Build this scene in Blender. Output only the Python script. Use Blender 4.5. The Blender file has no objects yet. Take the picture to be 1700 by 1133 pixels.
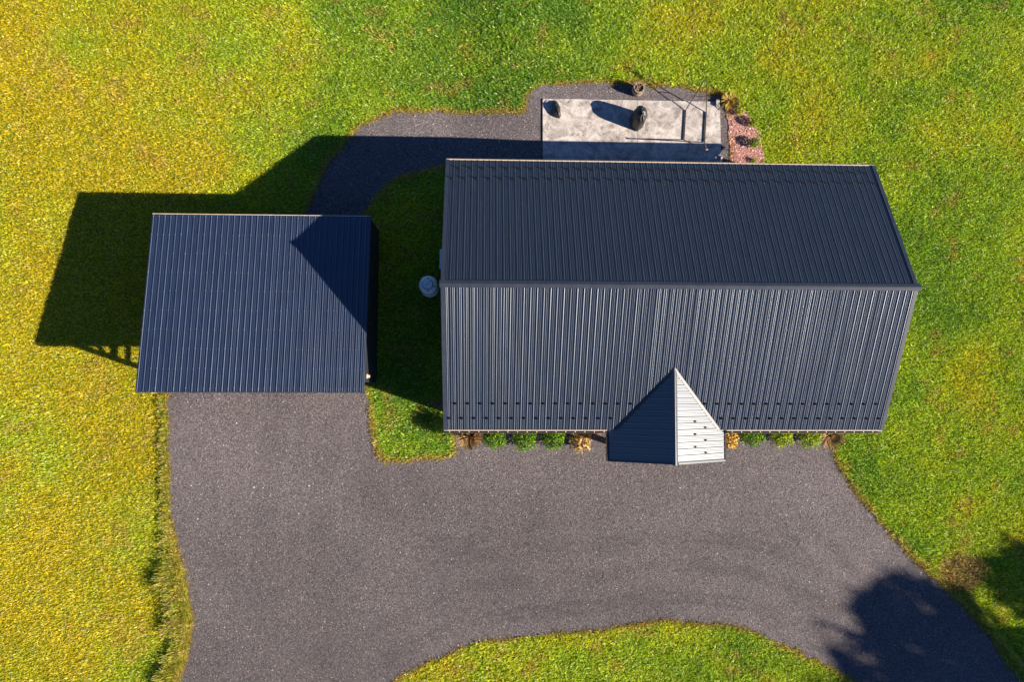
import bpy, math, random
import numpy as np
from mathutils import Vector, Matrix
from mathutils.geometry import delaunay_2d_cdt
random.seed(7); rng = np.random.default_rng(11)
R = math.radians
sc = bpy.context.scene
col = sc.collection

# ------------------------------------------------------------------ camera, sky, sun, exposure
H_CAM = 30.054
ROT = Matrix(((0.99928052, -0.00503414, -0.03759114), (0.00254928, 0.99782564, -0.06585969), (0.03784095, 0.06571647, 0.99712056)))
cam = bpy.data.cameras.new('drone_camera'); camo = bpy.data.objects.new('drone_camera', cam); col.objects.link(camo)
cam.sensor_width = 36; cam.lens = 1200 / 1700 * 36; cam.clip_start = 0.1; cam.clip_end = 3000
camo.matrix_world = Matrix.Translation((0, 0, H_CAM)) @ ROT.to_4x4()
sc.camera = camo
SA, SB = 1.7754, 0.609                         # a point z metres up throws its shadow z*(-SA, +SB)
sun_dir = Vector((SA, -SB, 1)).normalized()
sun = bpy.data.lights.new('sun', 'SUN'); suno = bpy.data.objects.new('sun', sun); col.objects.link(suno)
sun.energy = 5.0; sun.angle = R(0.5); sun.color = (1.0, 0.88, 0.72)
suno.rotation_euler = sun_dir.to_track_quat('Z', 'Y').to_euler(); suno.location = (20, -8, 25)
w = bpy.data.worlds.new('World'); sc.world = w; w.use_nodes = True
nt = w.node_tree; nt.nodes.clear()
sky = nt.nodes.new('ShaderNodeTexSky'); sky.sky_type = 'NISHITA'; sky.sun_disc = False
sky.sun_elevation = math.asin(sun_dir.z); sky.sun_rotation = math.atan2(sun_dir.x, sun_dir.y)
sky.ozone_density = 8.0; sky.dust_density = 0.1; sky.air_density = 0.6; sky.altitude = 200
bg = nt.nodes.new('ShaderNodeBackground'); bg.inputs[1].default_value = 0.06
wo = nt.nodes.new('ShaderNodeOutputWorld')
nt.links.new(sky.outputs[0], bg.inputs[0]); nt.links.new(bg.outputs[0], wo.inputs[0])
sc.view_settings.view_transform = 'Standard'; sc.view_settings.look = 'None'
sc.view_settings.exposure = 1.3; sc.view_settings.gamma = 1.0

# ------------------------------------------------------------------ terrain height, photo-to-ground helper
def ss(t): t = np.clip(t, 0, 1); return t * t * (3 - 2 * t)
def gz(x, y): return 0.33 * ss((np.asarray(x, float) + 1.9) / 4) * ss((np.asarray(y, float) - 4.0) / 4) * (1 - ss((np.asarray(y, float) - 15) / 6)) * (1 - ss((np.asarray(x, float) - 20) / 8))
RM = np.array(ROT)
def G(px, py, z=None):                          # ground point seen at this place of the photograph
    d = RM @ np.array([(px - 850) / 1200, -(py - 566.5) / 1200, -1.0])
    zz = 0.0 if z is None else z
    for _ in range(5):
        t = (H_CAM - zz) / -d[2]; x, y = d[0] * t, d[1] * t
        if z is None: zz = float(gz(x, y))
    return (x, y)

# ------------------------------------------------------------------ noise in numpy (colour of blades and stones)
def vnoise(x, y, s, seed):
    r = np.random.default_rng(seed); T = r.random((256, 256))
    u, v = np.asarray(x) / s + 1000, np.asarray(y) / s + 1000
    i, j = np.floor(u).astype(int), np.floor(v).astype(int); fu, fv = ss(u - i), ss(v - j)
    a, b, c, d = T[i % 256, j % 256], T[(i + 1) % 256, j % 256], T[i % 256, (j + 1) % 256], T[(i + 1) % 256, (j + 1) % 256]
    return (a * (1 - fu) + b * fu) * (1 - fv) + (c * (1 - fu) + d * fu) * fv
def fnoise(x, y, s, seed, o=3):
    t = 0; a = 1; n = 0
    for k in range(o): t = t + a * vnoise(x, y, s / 2 ** k, seed + k * 17); n += a; a *= .55
    return t / n
def inside(x, y, P):
    x = np.asarray(x); y = np.asarray(y); r = np.zeros(x.shape, bool); P = np.asarray(P)
    for (x0, y0), (x1, y1) in zip(P, np.roll(P, -1, 0)):
        if y0 == y1: continue
        c = ((y0 > y) != (y1 > y)) & (x < (x1 - x0) * (y - y0) / (y1 - y0) + x0); r ^= c
    return r
def distpoly(x, y, P):
    D = np.full(np.shape(x), 1e9); P = np.asarray(P)
    for a, b in zip(P, np.roll(P, -1, 0)):
        ab = b - a; L = ab @ ab
        if L == 0: continue
        t = np.clip(((x - a[0]) * ab[0] + (y - a[1]) * ab[1]) / L, 0, 1)
        D = np.minimum(D, (x - a[0] - t * ab[0]) ** 2 + (y - a[1] - t * ab[1]) ** 2)
    return np.sqrt(D)

# ------------------------------------------------------------------ materials
def newmat(name):
    m = bpy.data.materials.new(name); m.use_nodes = True
    b = m.node_tree.nodes['Principled BSDF']; return m, m.node_tree, b
def N(t, kind, **kw):
    n = t.nodes.new(kind)
    for k, v in kw.items():
        if k in n.inputs: n.inputs[k].default_value = v
        else: setattr(n, k, v)
    return n
def objco(t, scale=(1, 1, 1)):
    tc = N(t, 'ShaderNodeTexCoord'); mp = N(t, 'ShaderNodeMapping'); mp.inputs['Scale'].default_value = scale
    t.links.new(tc.outputs['Object'], mp.inputs[0]); return mp.outputs[0]
def ramp(t, fac, stops):
    r = N(t, 'ShaderNodeValToRGB'); e = r.color_ramp.elements
    while len(e) < len(stops): e.new(0.5)
    for k, (p, c) in zip(e, stops): k.position = p; k.color = (*c, 1)
    t.links.new(fac, r.inputs[0]); return r.outputs[0]
def bump(t, b, h, strength, dist):
    n = N(t, 'ShaderNodeBump'); n.inputs['Strength'].default_value = strength; n.inputs['Distance'].default_value = dist
    t.links.new(h, n.inputs['Height']); t.links.new(n.outputs[0], b.inputs['Normal'])
def noisy(name, c0, c1, scale=4, rough=.6, metal=0, bs=0.0, bd=.01, spec=.5, stretch=(1, 1, 1), detail=5):
    m, t, b = newmat(name); v = objco(t, stretch)
    n = N(t, 'ShaderNodeTexNoise', Scale=scale, Detail=detail, Roughness=.6); t.links.new(v, n.inputs['Vector'])
    t.links.new(ramp(t, n.outputs[0], [(.3, c0), (.7, c1)]), b.inputs['Base Color'])
    b.inputs['Roughness'].default_value = rough; b.inputs['Metallic'].default_value = metal; b.inputs['Specular IOR Level'].default_value = spec
    if bs: bump(t, b, n.outputs[0], bs, bd)
    return m
def attrmat(name, rough=.6, spec=.3, trans=0.0):
    m, t, b = newmat(name); a = N(t, 'ShaderNodeAttribute'); a.attribute_name = 'tint'
    t.links.new(a.outputs['Color'], b.inputs['Base Color']); b.inputs['Roughness'].default_value = rough
    b.inputs['Specular IOR Level'].default_value = spec
    if trans:
        tr = N(t, 'ShaderNodeBsdfTranslucent'); mx = N(t, 'ShaderNodeMixShader'); mx.inputs[0].default_value = trans
        t.links.new(a.outputs['Color'], tr.inputs[0]); t.links.new(b.outputs[0], mx.inputs[1]); t.links.new(tr.outputs[0], mx.inputs[2])
        t.links.new(mx.outputs[0], t.nodes['Material Output'].inputs[0])
    return m
def roofmat(name, base, along_y=True, rough=.40):
    m, t, b = newmat(name)
    v = objco(t, (3.2, .06, .06) if along_y else (.06, 3.2, .06))
    n = N(t, 'ShaderNodeTexNoise', Scale=1.0, Detail=2); t.links.new(v, n.inputs['Vector'])
    v2 = objco(t, (8, .8, .8) if along_y else (.8, 8, .8))
    n2 = N(t, 'ShaderNodeTexNoise', Scale=1.5, Detail=6, Roughness=.65); t.links.new(v2, n2.inputs['Vector'])
    c0 = tuple(c * .8 for c in base); c1 = tuple(c * 1.25 for c in base)
    t.links.new(ramp(t, n2.outputs[0], [(.3, c0), (.7, c1)]), b.inputs['Base Color'])
    rr = N(t, 'ShaderNodeMapRange'); rr.inputs[3].default_value = rough - .06; rr.inputs[4].default_value = rough + .08
    t.links.new(n2.outputs[0], rr.inputs[0]); t.links.new(rr.outputs[0], b.inputs['Roughness'])
    b.inputs['Specular IOR Level'].default_value = .92
    b.inputs['Specular Tint'].default_value = (.76, .87, 1.0, 1)
    if along_y:                                   # rolled, painted steel: gloss spreads along the rolling direction
        tv = N(t, 'ShaderNodeCombineXYZ'); tv.inputs[0].default_value = 0; tv.inputs[1].default_value = 1; t.links.new(tv.outputs[0], b.inputs['Tangent'])
        b.inputs['Anisotropic'].default_value = .8
    bump(t, b, n.outputs[0], .5, .035)
    return m
M = {}
M['roof'] = roofmat('charcoal_roof_paint', (.012, .016, .028), rough=.31)
M['roof_shed'] = roofmat('shed_roof_paint', (.016, .026, .058), rough=.30)
M['roof_porch'] = roofmat('porch_roof_paint', (.016, .019, .028), along_y=False, rough=.42)
M['trim'] = noisy('charcoal_trim', (.018, .022, .036), (.03, .036, .055), 3, .4, spec=.9)
M['guard'] = noisy('black_guard', (.008, .008, .01), (.015, .014, .015), 20, .35)
M['cream'] = noisy('cream_trim', (.40, .32, .23), (.62, .52, .40), 9, .5)
M['screw'] = noisy('screw_metal', (.28, .28, .30), (.42, .42, .42), 6, .4)
M['gutter'] = noisy('brown_gutter', (.07, .05, .035), (.12, .09, .065), 6, .45)
M['siding'] = noisy('grey_siding', (.22, .22, .22), (.30, .30, .30), 3, .6, stretch=(1, 1, 8))
M['siding_dark'] = noisy('dark_siding', (.010, .012, .017), (.018, .021, .028), 3, .6, stretch=(6, 6, .5))
M['wood'] = noisy('weathered_wood', (.10, .07, .045), (.22, .16, .10), 12, .75, bs=.3, bd=.004, stretch=(1, 1, .2))
M['white'] = noisy('white_paint', (.55, .54, .52), (.72, .71, .68), 6, .5)
M['glass'] = noisy('window_glass', (.02, .03, .04), (.03, .04, .05), 2, .08)
M['door'] = noisy('dark_door', (.03, .02, .015), (.06, .04, .03), 3, .4)
M['tank'] = noisy('pale_tank_paint', (.80, .86, .90), (.86, .90, .93), 5, .45)
M['steel'] = noisy('dark_steel_tube', (.05, .04, .04), (.12, .09, .08), 18, .35, metal=.4)
M['cover'] = noisy('black_vinyl_cover', (.014, .014, .015), (.032, .03, .032), 6, .48, bs=.6, bd=.03)
M['barrelwood'] = noisy('tan_barrel', (.22, .17, .11), (.40, .32, .22), 10, .7, bs=.3, bd=.01, stretch=(4, 4, .4))
M['inside'] = noisy('dark_inside', (.012, .01, .01), (.02, .016, .015), 8, .9)
M['stick'] = noisy('dry_sticks', (.25, .15, .10), (.45, .30, .2), 8, .8)
M['bark'] = noisy('bark', (.06, .045, .03), (.13, .10, .07), 8, .9, bs=.5, bd=.02)
M['leaf'] = attrmat('leaf', .6, .2, .3)
M['blade'] = attrmat('grass_blade', .45, .35, .5)
M['stone'] = attrmat('stone', .75, .3)
M['roof_porch'].node_tree.nodes['Principled BSDF'].inputs['Specular IOR Level'].default_value = 1.0; M['roof_porch'].node_tree.nodes['Principled BSDF'].inputs['Coat IOR'].default_value = 1.75; M['roof_porch'].node_tree.nodes['Principled BSDF'].inputs['Coat Weight'].default_value = 1.0; M['roof_porch'].node_tree.nodes['Principled BSDF'].inputs['Coat Roughness'].default_value = .4
def concretemat():
    m, t, b = newmat('patio_concrete'); v = objco(t)
    n = N(t, 'ShaderNodeTexNoise', Scale=1.6, Detail=9, Roughness=.72, Distortion=1.2); t.links.new(v, n.inputs['Vector'])
    n2 = N(t, 'ShaderNodeTexNoise', Scale=7, Detail=6, Roughness=.7, Distortion=2.5); t.links.new(v, n2.inputs['Vector'])
    a = ramp(t, n.outputs[0], [(.36, (.20, .175, .168)), (.47, (.37, .335, .32)), (.62, (.58, .54, .51))])
    bb = ramp(t, n2.outputs[0], [(.38, (.45, .40, .38)), (.45, (1, 1, 1)), (.56, (1, .99, .98)), (.66, (.66, .60, .57))])
    mx = N(t, 'ShaderNodeMix', data_type='RGBA', blend_type='MULTIPLY'); mx.inputs[0].default_value = .95
    t.links.new(a, mx.inputs[6]); t.links.new(bb, mx.inputs[7]); t.links.new(mx.outputs[2], b.inputs['Base Color'])
    b.inputs['Roughness'].default_value = .7; bump(t, b, n2.outputs[0], .4, .01); return m
M['concrete'] = concretemat()
def gravelmat(name, stops, tint):
    m, t, b = newmat(name); v = objco(t)
    vo = N(t, 'ShaderNodeTexVoronoi', Scale=26.0); t.links.new(v, vo.inputs['Vector'])
    sep = N(t, 'ShaderNodeSeparateColor'); t.links.new(vo.outputs['Color'], sep.inputs[0])
    c = ramp(t, sep.outputs[0], stops)
    n = N(t, 'ShaderNodeTexNoise', Scale=.35, Detail=6, Roughness=.65); t.links.new(v, n.inputs['Vector'])
    c2 = ramp(t, n.outputs[0], tint)
    mx = N(t, 'ShaderNodeMix', data_type='RGBA', blend_type='MULTIPLY'); mx.inputs[0].default_value = 1
    t.links.new(c, mx.inputs[6]); t.links.new(c2, mx.inputs[7]); t.links.new(mx.outputs[2], b.inputs['Base Color'])
    if name == 'gravel_drive':
        wa = N(t, 'ShaderNodeAttribute'); wa.attribute_name = 'wear'; m2 = N(t, 'ShaderNodeMix', data_type='RGBA', blend_type='MULTIPLY'); m2.inputs[0].default_value = 1
        t.links.new(mx.outputs[2], m2.inputs[6]); t.links.new(wa.outputs['Fac'], m2.inputs[7]); t.links.new(m2.outputs[2], b.inputs['Base Color'])
    b.inputs['Roughness'].default_value = .85; b.inputs['Specular IOR Level'].default_value = .3
    bump(t, b, sep.outputs[1], .9, .02); return m
M['gravel'] = gravelmat('gravel_drive', [(0, (.06, .052, .058)), (.5, (.11, .096, .102)), (1, (.18, .155, .158))], [(.3, (.85, .85, .88)), (.7, (1.1, 1.06, 1.04))])
M['mulch'] = gravelmat('red_stone_bed', [(0, (.20, .09, .08)), (.5, (.32, .17, .15)), (1, (.45, .28, .25))], [(.3, (.9, .9, .9)), (.7, (1, 1, 1))])
def soilmat():
    m, t, b = newmat('lawn_soil'); v = objco(t)
    n = N(t, 'ShaderNodeTexNoise', Scale=.12, Detail=5, Roughness=.6); t.links.new(v, n.inputs['Vector'])
    n2 = N(t, 'ShaderNodeTexNoise', Scale=18, Detail=5, Roughness=.75); t.links.new(v, n2.inputs['Vector'])
    a = ramp(t, n.outputs[0], [(.3, (.13, .20, .012)), (.7, (.28, .27, .012))])
    c = ramp(t, n2.outputs[0], [(.3, (.35, .4, .35)), (.7, (1.3, 1.25, 1.1))])
    mx = N(t, 'ShaderNodeMix', data_type='RGBA', blend_type='MULTIPLY'); mx.inputs[0].default_value = 1
    t.links.new(a, mx.inputs[6]); t.links.new(c, mx.inputs[7]); t.links.new(mx.outputs[2], b.inputs['Base Color'])
    b.inputs['Roughness'].default_value = .95; b.inputs['Specular IOR Level'].default_value = .1
    bump(t, b, n2.outputs[0], .8, .05); return m
M['soil'] = soilmat()

# ------------------------------------------------------------------ mesh helpers
class MB:
    def __init__(s): s.v = []; s.f = []; s.m = []; s.k = 0
    def add(s, vs, fs):
        o = len(s.v); s.v += [tuple(map(float, p)) for p in vs]; s.f += [tuple(i + o for i in f) for f in fs]; s.m += [s.k] * len(fs); return s
    def box(s, a, b):
        (x0, y0, z0), (x1, y1, z1) = a, b
        return s.add([(x0, y0, z0), (x1, y0, z0), (x1, y1, z0), (x0, y1, z0), (x0, y0, z1), (x1, y0, z1), (x1, y1, z1), (x0, y1, z1)],
                     [(0, 3, 2, 1), (4, 5, 6, 7), (0, 1, 5, 4), (1, 2, 6, 5), (2, 3, 7, 6), (3, 0, 4, 7)])
    def beam(s, a, b, wdt, hgt, up=(0, 0, 1)):
        a, b = Vector(a), Vector(b); d = (b - a).normalized(); u = Vector(up)
        if abs(d.dot(u)) > .98: u = Vector((0, 1, 0))
        x = d.cross(u).normalized() * wdt / 2; z = x.cross(d).normalized() * hgt / 2
        p = [a - x - z, a + x - z, a + x + z, a - x + z, b - x - z, b + x - z, b + x + z, b - x + z]
        return s.add(p, [(0, 1, 2, 3), (7, 6, 5, 4), (0, 4, 5, 1), (1, 5, 6, 2), (2, 6, 7, 3), (3, 7, 4, 0)])
    def tube(s, pts, r, n=8, caps=True):
        pts = [Vector(p) for p in pts]; rs = r if isinstance(r, (list, tuple)) else [r] * len(pts); vs = []; fs = []
        for i, p in enumerate(pts):
            d = (pts[min(i + 1, len(pts) - 1)] - pts[max(i - 1, 0)]).normalized()
            u = Vector((0, 0, 1)) if abs(d.z) < .9 else Vector((1, 0, 0)); a = d.cross(u).normalized(); b = d.cross(a)
            vs += [p + (a * math.cos(2 * math.pi * k / n) + b * math.sin(2 * math.pi * k / n)) * rs[i] for k in range(n)]
        for i in range(len(pts) - 1):
            for k in range(n): fs.append((i * n + k, i * n + (k + 1) % n, (i + 1) * n + (k + 1) % n, (i + 1) * n + k))
        if caps: fs += [tuple(range(n))[::-1], tuple(range((len(pts) - 1) * n, len(pts) * n))]
        return s.add(vs, fs)
    def lathe(s, prof, n=32, c=(0, 0, 0), sx=1, sy=1, wob=None):
        vs = []; fs = []
        for i, (r, z) in enumerate(prof):
            for k in range(n):
                a = 2 * math.pi * k / n; q = 1 if wob is None else wob(a, i)
                vs.append((c[0] + r * q * sx * math.cos(a), c[1] + r * q * sy * math.sin(a), c[2] + z))
        for i in range(len(prof) - 1):
            for k in range(n): fs.append((i * n + k, i * n + (k + 1) % n, (i + 1) * n + (k + 1) % n, (i + 1) * n + k))
        fs += [tuple(range(n))[::-1], tuple(range((len(prof) - 1) * n, len(prof) * n))]
        return s.add(vs, fs)
    def build(s, name, mats, parent=None, smooth=False, origin=None):
        me = bpy.data.meshes.new(name)
        v = np.array(s.v)
        o = np.zeros(3)
        if origin is not None: o = np.array(origin, float); v = v - o
        me.from_pydata([tuple(p) for p in v], [], s.f)
        for m in (mats if isinstance(mats, (list, tuple)) else [mats]): me.materials.append(m)
        me.polygons.foreach_set('material_index', s.m)
        if smooth: me.polygons.foreach_set('use_smooth', [True] * len(s.f))
        me.update(); ob = bpy.data.objects.new(name, me); col.objects.link(ob)
        if parent is not None:
            ob.parent = parent; ob.location = Vector(o) - (parent['wloc'] and Vector(parent['wloc']) if 'wloc' in parent else Vector((0, 0, 0)))
        elif origin is not None: ob.location = o
        if parent is not None and 'wloc' in parent or origin is not None: pass
        return ob
def tag(o, label=None, cat=None, group=None, kind=None):
    if label: o['label'] = label
    if cat: o['category'] = cat
    if group: o['group'] = group
    if kind: o['kind'] = kind
    return o
def empty(name, label, cat, loc=(0, 0, 0), group=None):
    o = bpy.data.objects.new(name, None); o.empty_display_size = .3; col.objects.link(o); o.location = loc
    return tag(o, label, cat, group)
def part(mb, name, mats, root, **kw):                 # parts are written in world metres; shift by the thing's base
    wl = Vector((0, 0, 0)); p = root
    while p is not None: wl += p.location; p = p.parent
    mb.v = [(x - wl.x, y - wl.y, z - wl.z) for x, y, z in mb.v]
    ob = mb.build(name, mats, None, **kw); ob.parent = root; return ob
def npmesh(name, V, F, mat, C=None, parent=None):     # big triangle meshes from numpy, with a per-vertex colour
    me = bpy.data.meshes.new(name); nv, nf = len(V), len(F); k = F.shape[1]
    me.vertices.add(nv); me.vertices.foreach_set('co', V.astype(np.float32).ravel())
    me.loops.add(nf * k); me.loops.foreach_set('vertex_index', F.astype(np.int32).ravel())
    me.polygons.add(nf); me.polygons.foreach_set('loop_start', np.arange(0, nf * k, k, dtype=np.int32))
    if C is not None:
        a = me.color_attributes.new('tint', 'FLOAT_COLOR', 'POINT')
        a.data.foreach_set('color', np.concatenate([C, np.ones((nv, 1))], 1).astype(np.float32).ravel())
    me.update(calc_edges=True); me.materials.append(mat)
    ob = bpy.data.objects.new(name, me); col.objects.link(ob)
    if parent is not None: ob.parent = parent
    return ob

# ------------------------------------------------------------------ ground plan (outline read from the photograph, laid on the ground)
def smooth_line(pts, step=.12, jitter=.03, seed=0):
    P = [np.array(p, float) for p in pts]; out = []; n = len(P); r = np.random.default_rng(seed)
    wob = lambda q: q + .16 * np.array([float(fnoise(q[0], q[1], .9, 311, 3)) - .5, float(fnoise(q[0], q[1], .9, 317, 3)) - .5])
    for i in range(n):
        p0, p1, p2, p3 = P[i - 1], P[i], P[(i + 1) % n], P[(i + 2) % n]; L = np.linalg.norm(p2 - p1); k = max(1, int(L / step))
        for j in range(k):
            t = j / k
            q = .5 * ((2 * p1) + (-p0 + p2) * t + (2 * p0 - 5 * p1 + 4 * p2 - p3) * t * t + (-p0 + 3 * p1 - 3 * p2 + p3) * t ** 3)
            if L > 6: q = p1 + (p2 - p1) * t
            out.append(wob(q) + r.normal(0, jitter, 2))
    return np.array(out)
px_gravel = [(277, 651), (275, 700), (277, 760), (281, 820), (287, 880), (303, 940), (313, 990), (318, 1040), (312, 1090), (298, 1133), (280, 1200), (270, 1330),
    (560, 1330), (600, 1180), (655, 1133), (700, 1108), (750, 1085), (790, 1067), (830, 1063), (880, 1057), (930, 1051), (985, 1050), (1050, 1040), (1100, 1035), (1160, 1036), (1220, 1043), (1262, 1056), (1300, 1073), (1350, 1096), (1400, 1122), (1440, 1155), (1520, 1260), (1560, 1330),
    (1830, 1330), (1755, 1220), (1700, 1140), (1670, 1098), (1640, 1052), (1600, 1010), (1562, 970), (1530, 940), (1480, 890), (1440, 842), (1408, 795), (1390, 765), (1383, 735), (1384, 700),
    (1380, 660), (770, 660), (752, 690), (752, 716), (757, 738), (750, 757), (700, 763), (650, 767), (632, 762), (622, 735), (615, 690), (608, 645), (600, 600),
    (585, 560), (585, 400), (600, 368), (612, 343), (640, 311), (680, 290), (735, 277), (790, 290), (860, 330), (1150, 330), (1200, 300), (1215, 262), (1213, 215), (1206, 180), (1196, 160),
    (1150, 148), (1100, 142), (1040, 138), (950, 138), (905, 141), (882, 150), (873, 168), (868, 187), (820, 186), (740, 186), (670, 184), (640, 190), (604, 208), (582, 228), (558, 255), (535, 290), (520, 325), (503, 360), (490, 400),
    (470, 460), (300, 480), (280, 600)]
GRAVEL = smooth_line([G(*p) for p in px_gravel], .14, .028, 3)
px_bed = [(1203, 178), (1215, 176), (1235, 183), (1247, 198), (1256, 215), (1262, 240), (1268, 268), (1262, 290), (1212, 290), (1213, 262), (1211, 235), (1208, 205)]
BED = smooth_line([G(*p) for p in px_bed], .14, .02, 4)
SLAB = (2.39, 9.0, 9.945, 12.22)
HOUSE_W = (-1.42, -1.0, 14.86, 8.15)             # walls: x0, y0, x1, y1

EX, EY = np.arange(-28, 31, .2), np.arange(-18, 23, .2); _a, _b = np.meshgrid(EX, EY, indexing='ij'); ED = distpoly(_a.ravel(), _b.ravel(), GRAVEL).reshape(_a.shape)
def sample_edge(x, y):
    u = np.clip((x - EX[0]) / .2, 0, len(EX) - 2.01); v = np.clip((y - EY[0]) / .2, 0, len(EY) - 2.01); i = u.astype(int); j = v.astype(int); fu = u - i; fv = v - j
    return (ED[i, j] * (1 - fu) + ED[i + 1, j] * fu) * (1 - fv) + (ED[i, j + 1] * (1 - fu) + ED[i + 1, j + 1] * fu) * fv
def tracks(x, y):                                # faint wheel tracks following the inner bend and running up to the shed
    d = sample_edge(x, y); w_ = ss((-4.6 - y) / 2.0) * ss((x + 6) / 5) * ss((19 - x) / 5); f = 1 + 0 * x
    for c_ in (.8, 1.1, 2.1, 2.35, 3.3, 3.6, 4.4, 5.0): f = f - .28 * w_ * np.exp(-((d - c_ - .25 * (fnoise(x, y, 2.5, 71) - .5)) / .10) ** 2) * (1.8 * fnoise(x, y, 1.1, 73) - .3).clip(0, 1)
    for c_ in (-9.6, -8.1, -7.3, -5.9):
        xc = c_ + .06 * (y + 6) ** 2 * .35 + .3 * (vnoise(y, x * 0, 3, 75) - .5); f = f + .10 * np.exp(-((x - xc) / .16) ** 2) * ss((y + 10) / 3) * ss((.2 - y) / 2)
    return f
def tone(x, y): return (.86 + .28 * fnoise(x, y, 2.2, 26)) * (1 + .5 * (fnoise(x, y, 7, 30) - .5)) * tracks(x, y)
def axis(a, b, step, far):
    core = list(np.arange(a, b + 1e-6, step)); out = []; d = step
    while core[-1] + d < far: core.append(core[-1] + d); d *= 1.4
    d = step
    while core[0] - d > -far: core.insert(0, core[0] - d); d *= 1.4
    return np.array(core)
X, Y = axis(-26, 30, .5, 900), axis(-16, 22, .5, 900)
XX, YY = np.meshgrid(X, Y, indexing='ij'); V = np.stack([XX.ravel(), YY.ravel(), gz(XX, YY).ravel()], 1)
I = np.arange(len(X) * len(Y)).reshape(len(X), len(Y)); F = np.stack([I[:-1, :-1].ravel(), I[1:, :-1].ravel(), I[1:, 1:].ravel(), I[:-1, 1:].ravel()], 1)
tag(npmesh('ground', V, F, M['soil']), 'green and yellow lawn ground all around the two buildings', None, None, 'structure')

def sheet(name, P, mat, dz, step=.6, thick=None):
    bb0, bb1 = P.min(0), P.max(0); gx, gy = np.meshgrid(np.arange(bb0[0], bb1[0], step), np.arange(bb0[1], bb1[1], step))
    gx, gy = gx.ravel(), gy.ravel(); k = inside(gx, gy, P) & (distpoly(gx, gy, P) > .15)
    pts = [Vector(p) for p in P] + [Vector((a, b)) for a, b in zip(gx[k], gy[k])]
    vo, _, fo, *_ = delaunay_2d_cdt(pts, [], [list(range(len(P)))], 1, 1e-5)
    v = np.array([(p.x, p.y) for p in vo]); V = np.c_[v, gz(v[:, 0], v[:, 1]) + dz]
    return npmesh(name, V, np.array([f for f in fo if len(f) == 3]), mat)
drv = sheet('driveway', GRAVEL, M['gravel'], .016, .2)
n_ = len(drv.data.vertices); co = np.zeros(n_ * 3); drv.data.vertices.foreach_get('co', co); co = co.reshape(-1, 3)
at_ = drv.data.attributes.new('wear', 'FLOAT', 'POINT'); at_.data.foreach_set('value', tone(co[:, 0], co[:, 1]).astype(np.float32))
tag(drv, 'dark grey gravel drive, path and yard round the house', None, None, 'structure')
tag(sheet('stone_bed', BED, M['mulch'], .03), 'reddish stone planting bed at the east end of the patio', None, None, 'structure')

# ------------------------------------------------------------------ loose stones on the gravel
def stones(name, P, n, r0, r1, pal, wts, seed, dz, label, excl=None):
    r = np.random.default_rng(seed); bb0, bb1 = P.min(0), P.max(0)
    x = r.uniform(bb0[0], bb1[0], n * 3); y = r.uniform(bb0[1], bb1[1], n * 3); k = inside(x, y, P)
    k &= ~((x > SLAB[0]) & (x < SLAB[2]) & (y > SLAB[1]) & (y < SLAB[3]))
    k &= ~((x > HOUSE_W[0]) & (x < HOUSE_W[2]) & (y > HOUSE_W[1]) & (y < HOUSE_W[3]))
    x, y = x[k][:n], y[k][:n]; n = len(x); s = r.uniform(r0, r1, n) * (1 + (r.random(n) < .06) * .7); th = r.uniform(0, 6.28, n)
    z = gz(x, y) + dz; V = np.zeros((n, 5, 3))
    for j in range(4):
        a = th + j * 1.571 + r.uniform(-.4, .4, n); q = s * r.uniform(.75, 1.2, n)
        V[:, j] = np.stack([x + q * np.cos(a), y + q * np.sin(a), z], 1)
    V[:, 4] = np.stack([x + r.normal(0, .25, n) * s, y + r.normal(0, .25, n) * s, z + s * r.uniform(.5, 1.0, n)], 1)
    b = np.arange(n)[:, None] * 5; F = np.concatenate([b + np.array(f) for f in ((0, 1, 4), (1, 2, 4), (2, 3, 4), (3, 0, 4))])
    pal = np.array(pal); C = pal[r.choice(len(pal), n, p=np.array(wts) / sum(wts))] * r.uniform(.6, 1.6, (n, 1)) * tone(x, y)[:, None]
    return tag(npmesh(name, V.reshape(-1, 3), F, M['stone'], np.repeat(C, 5, 0)), label, 'gravel', None, 'stuff')
stones('loose_gravel', GRAVEL, 380000, .009, .021, [(.098, .089, .098), (.155, .142, .15), (.25, .225, .22), (.042, .04, .05), (.48, .42, .34), (.28, .15, .07)], [30, 34, 18, 16, 1.3, .5], 21, .014,
       'loose dark grey crushed stone covering the drive and path')
stones('red_stones', BED, 9000, .018, .036, [(.42, .21, .18), (.30, .13, .11), (.56, .38, .34), (.20, .09, .09)], [4, 3, 2, 1], 22, .028, 'loose reddish pink stones filling the planting bed')

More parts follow.
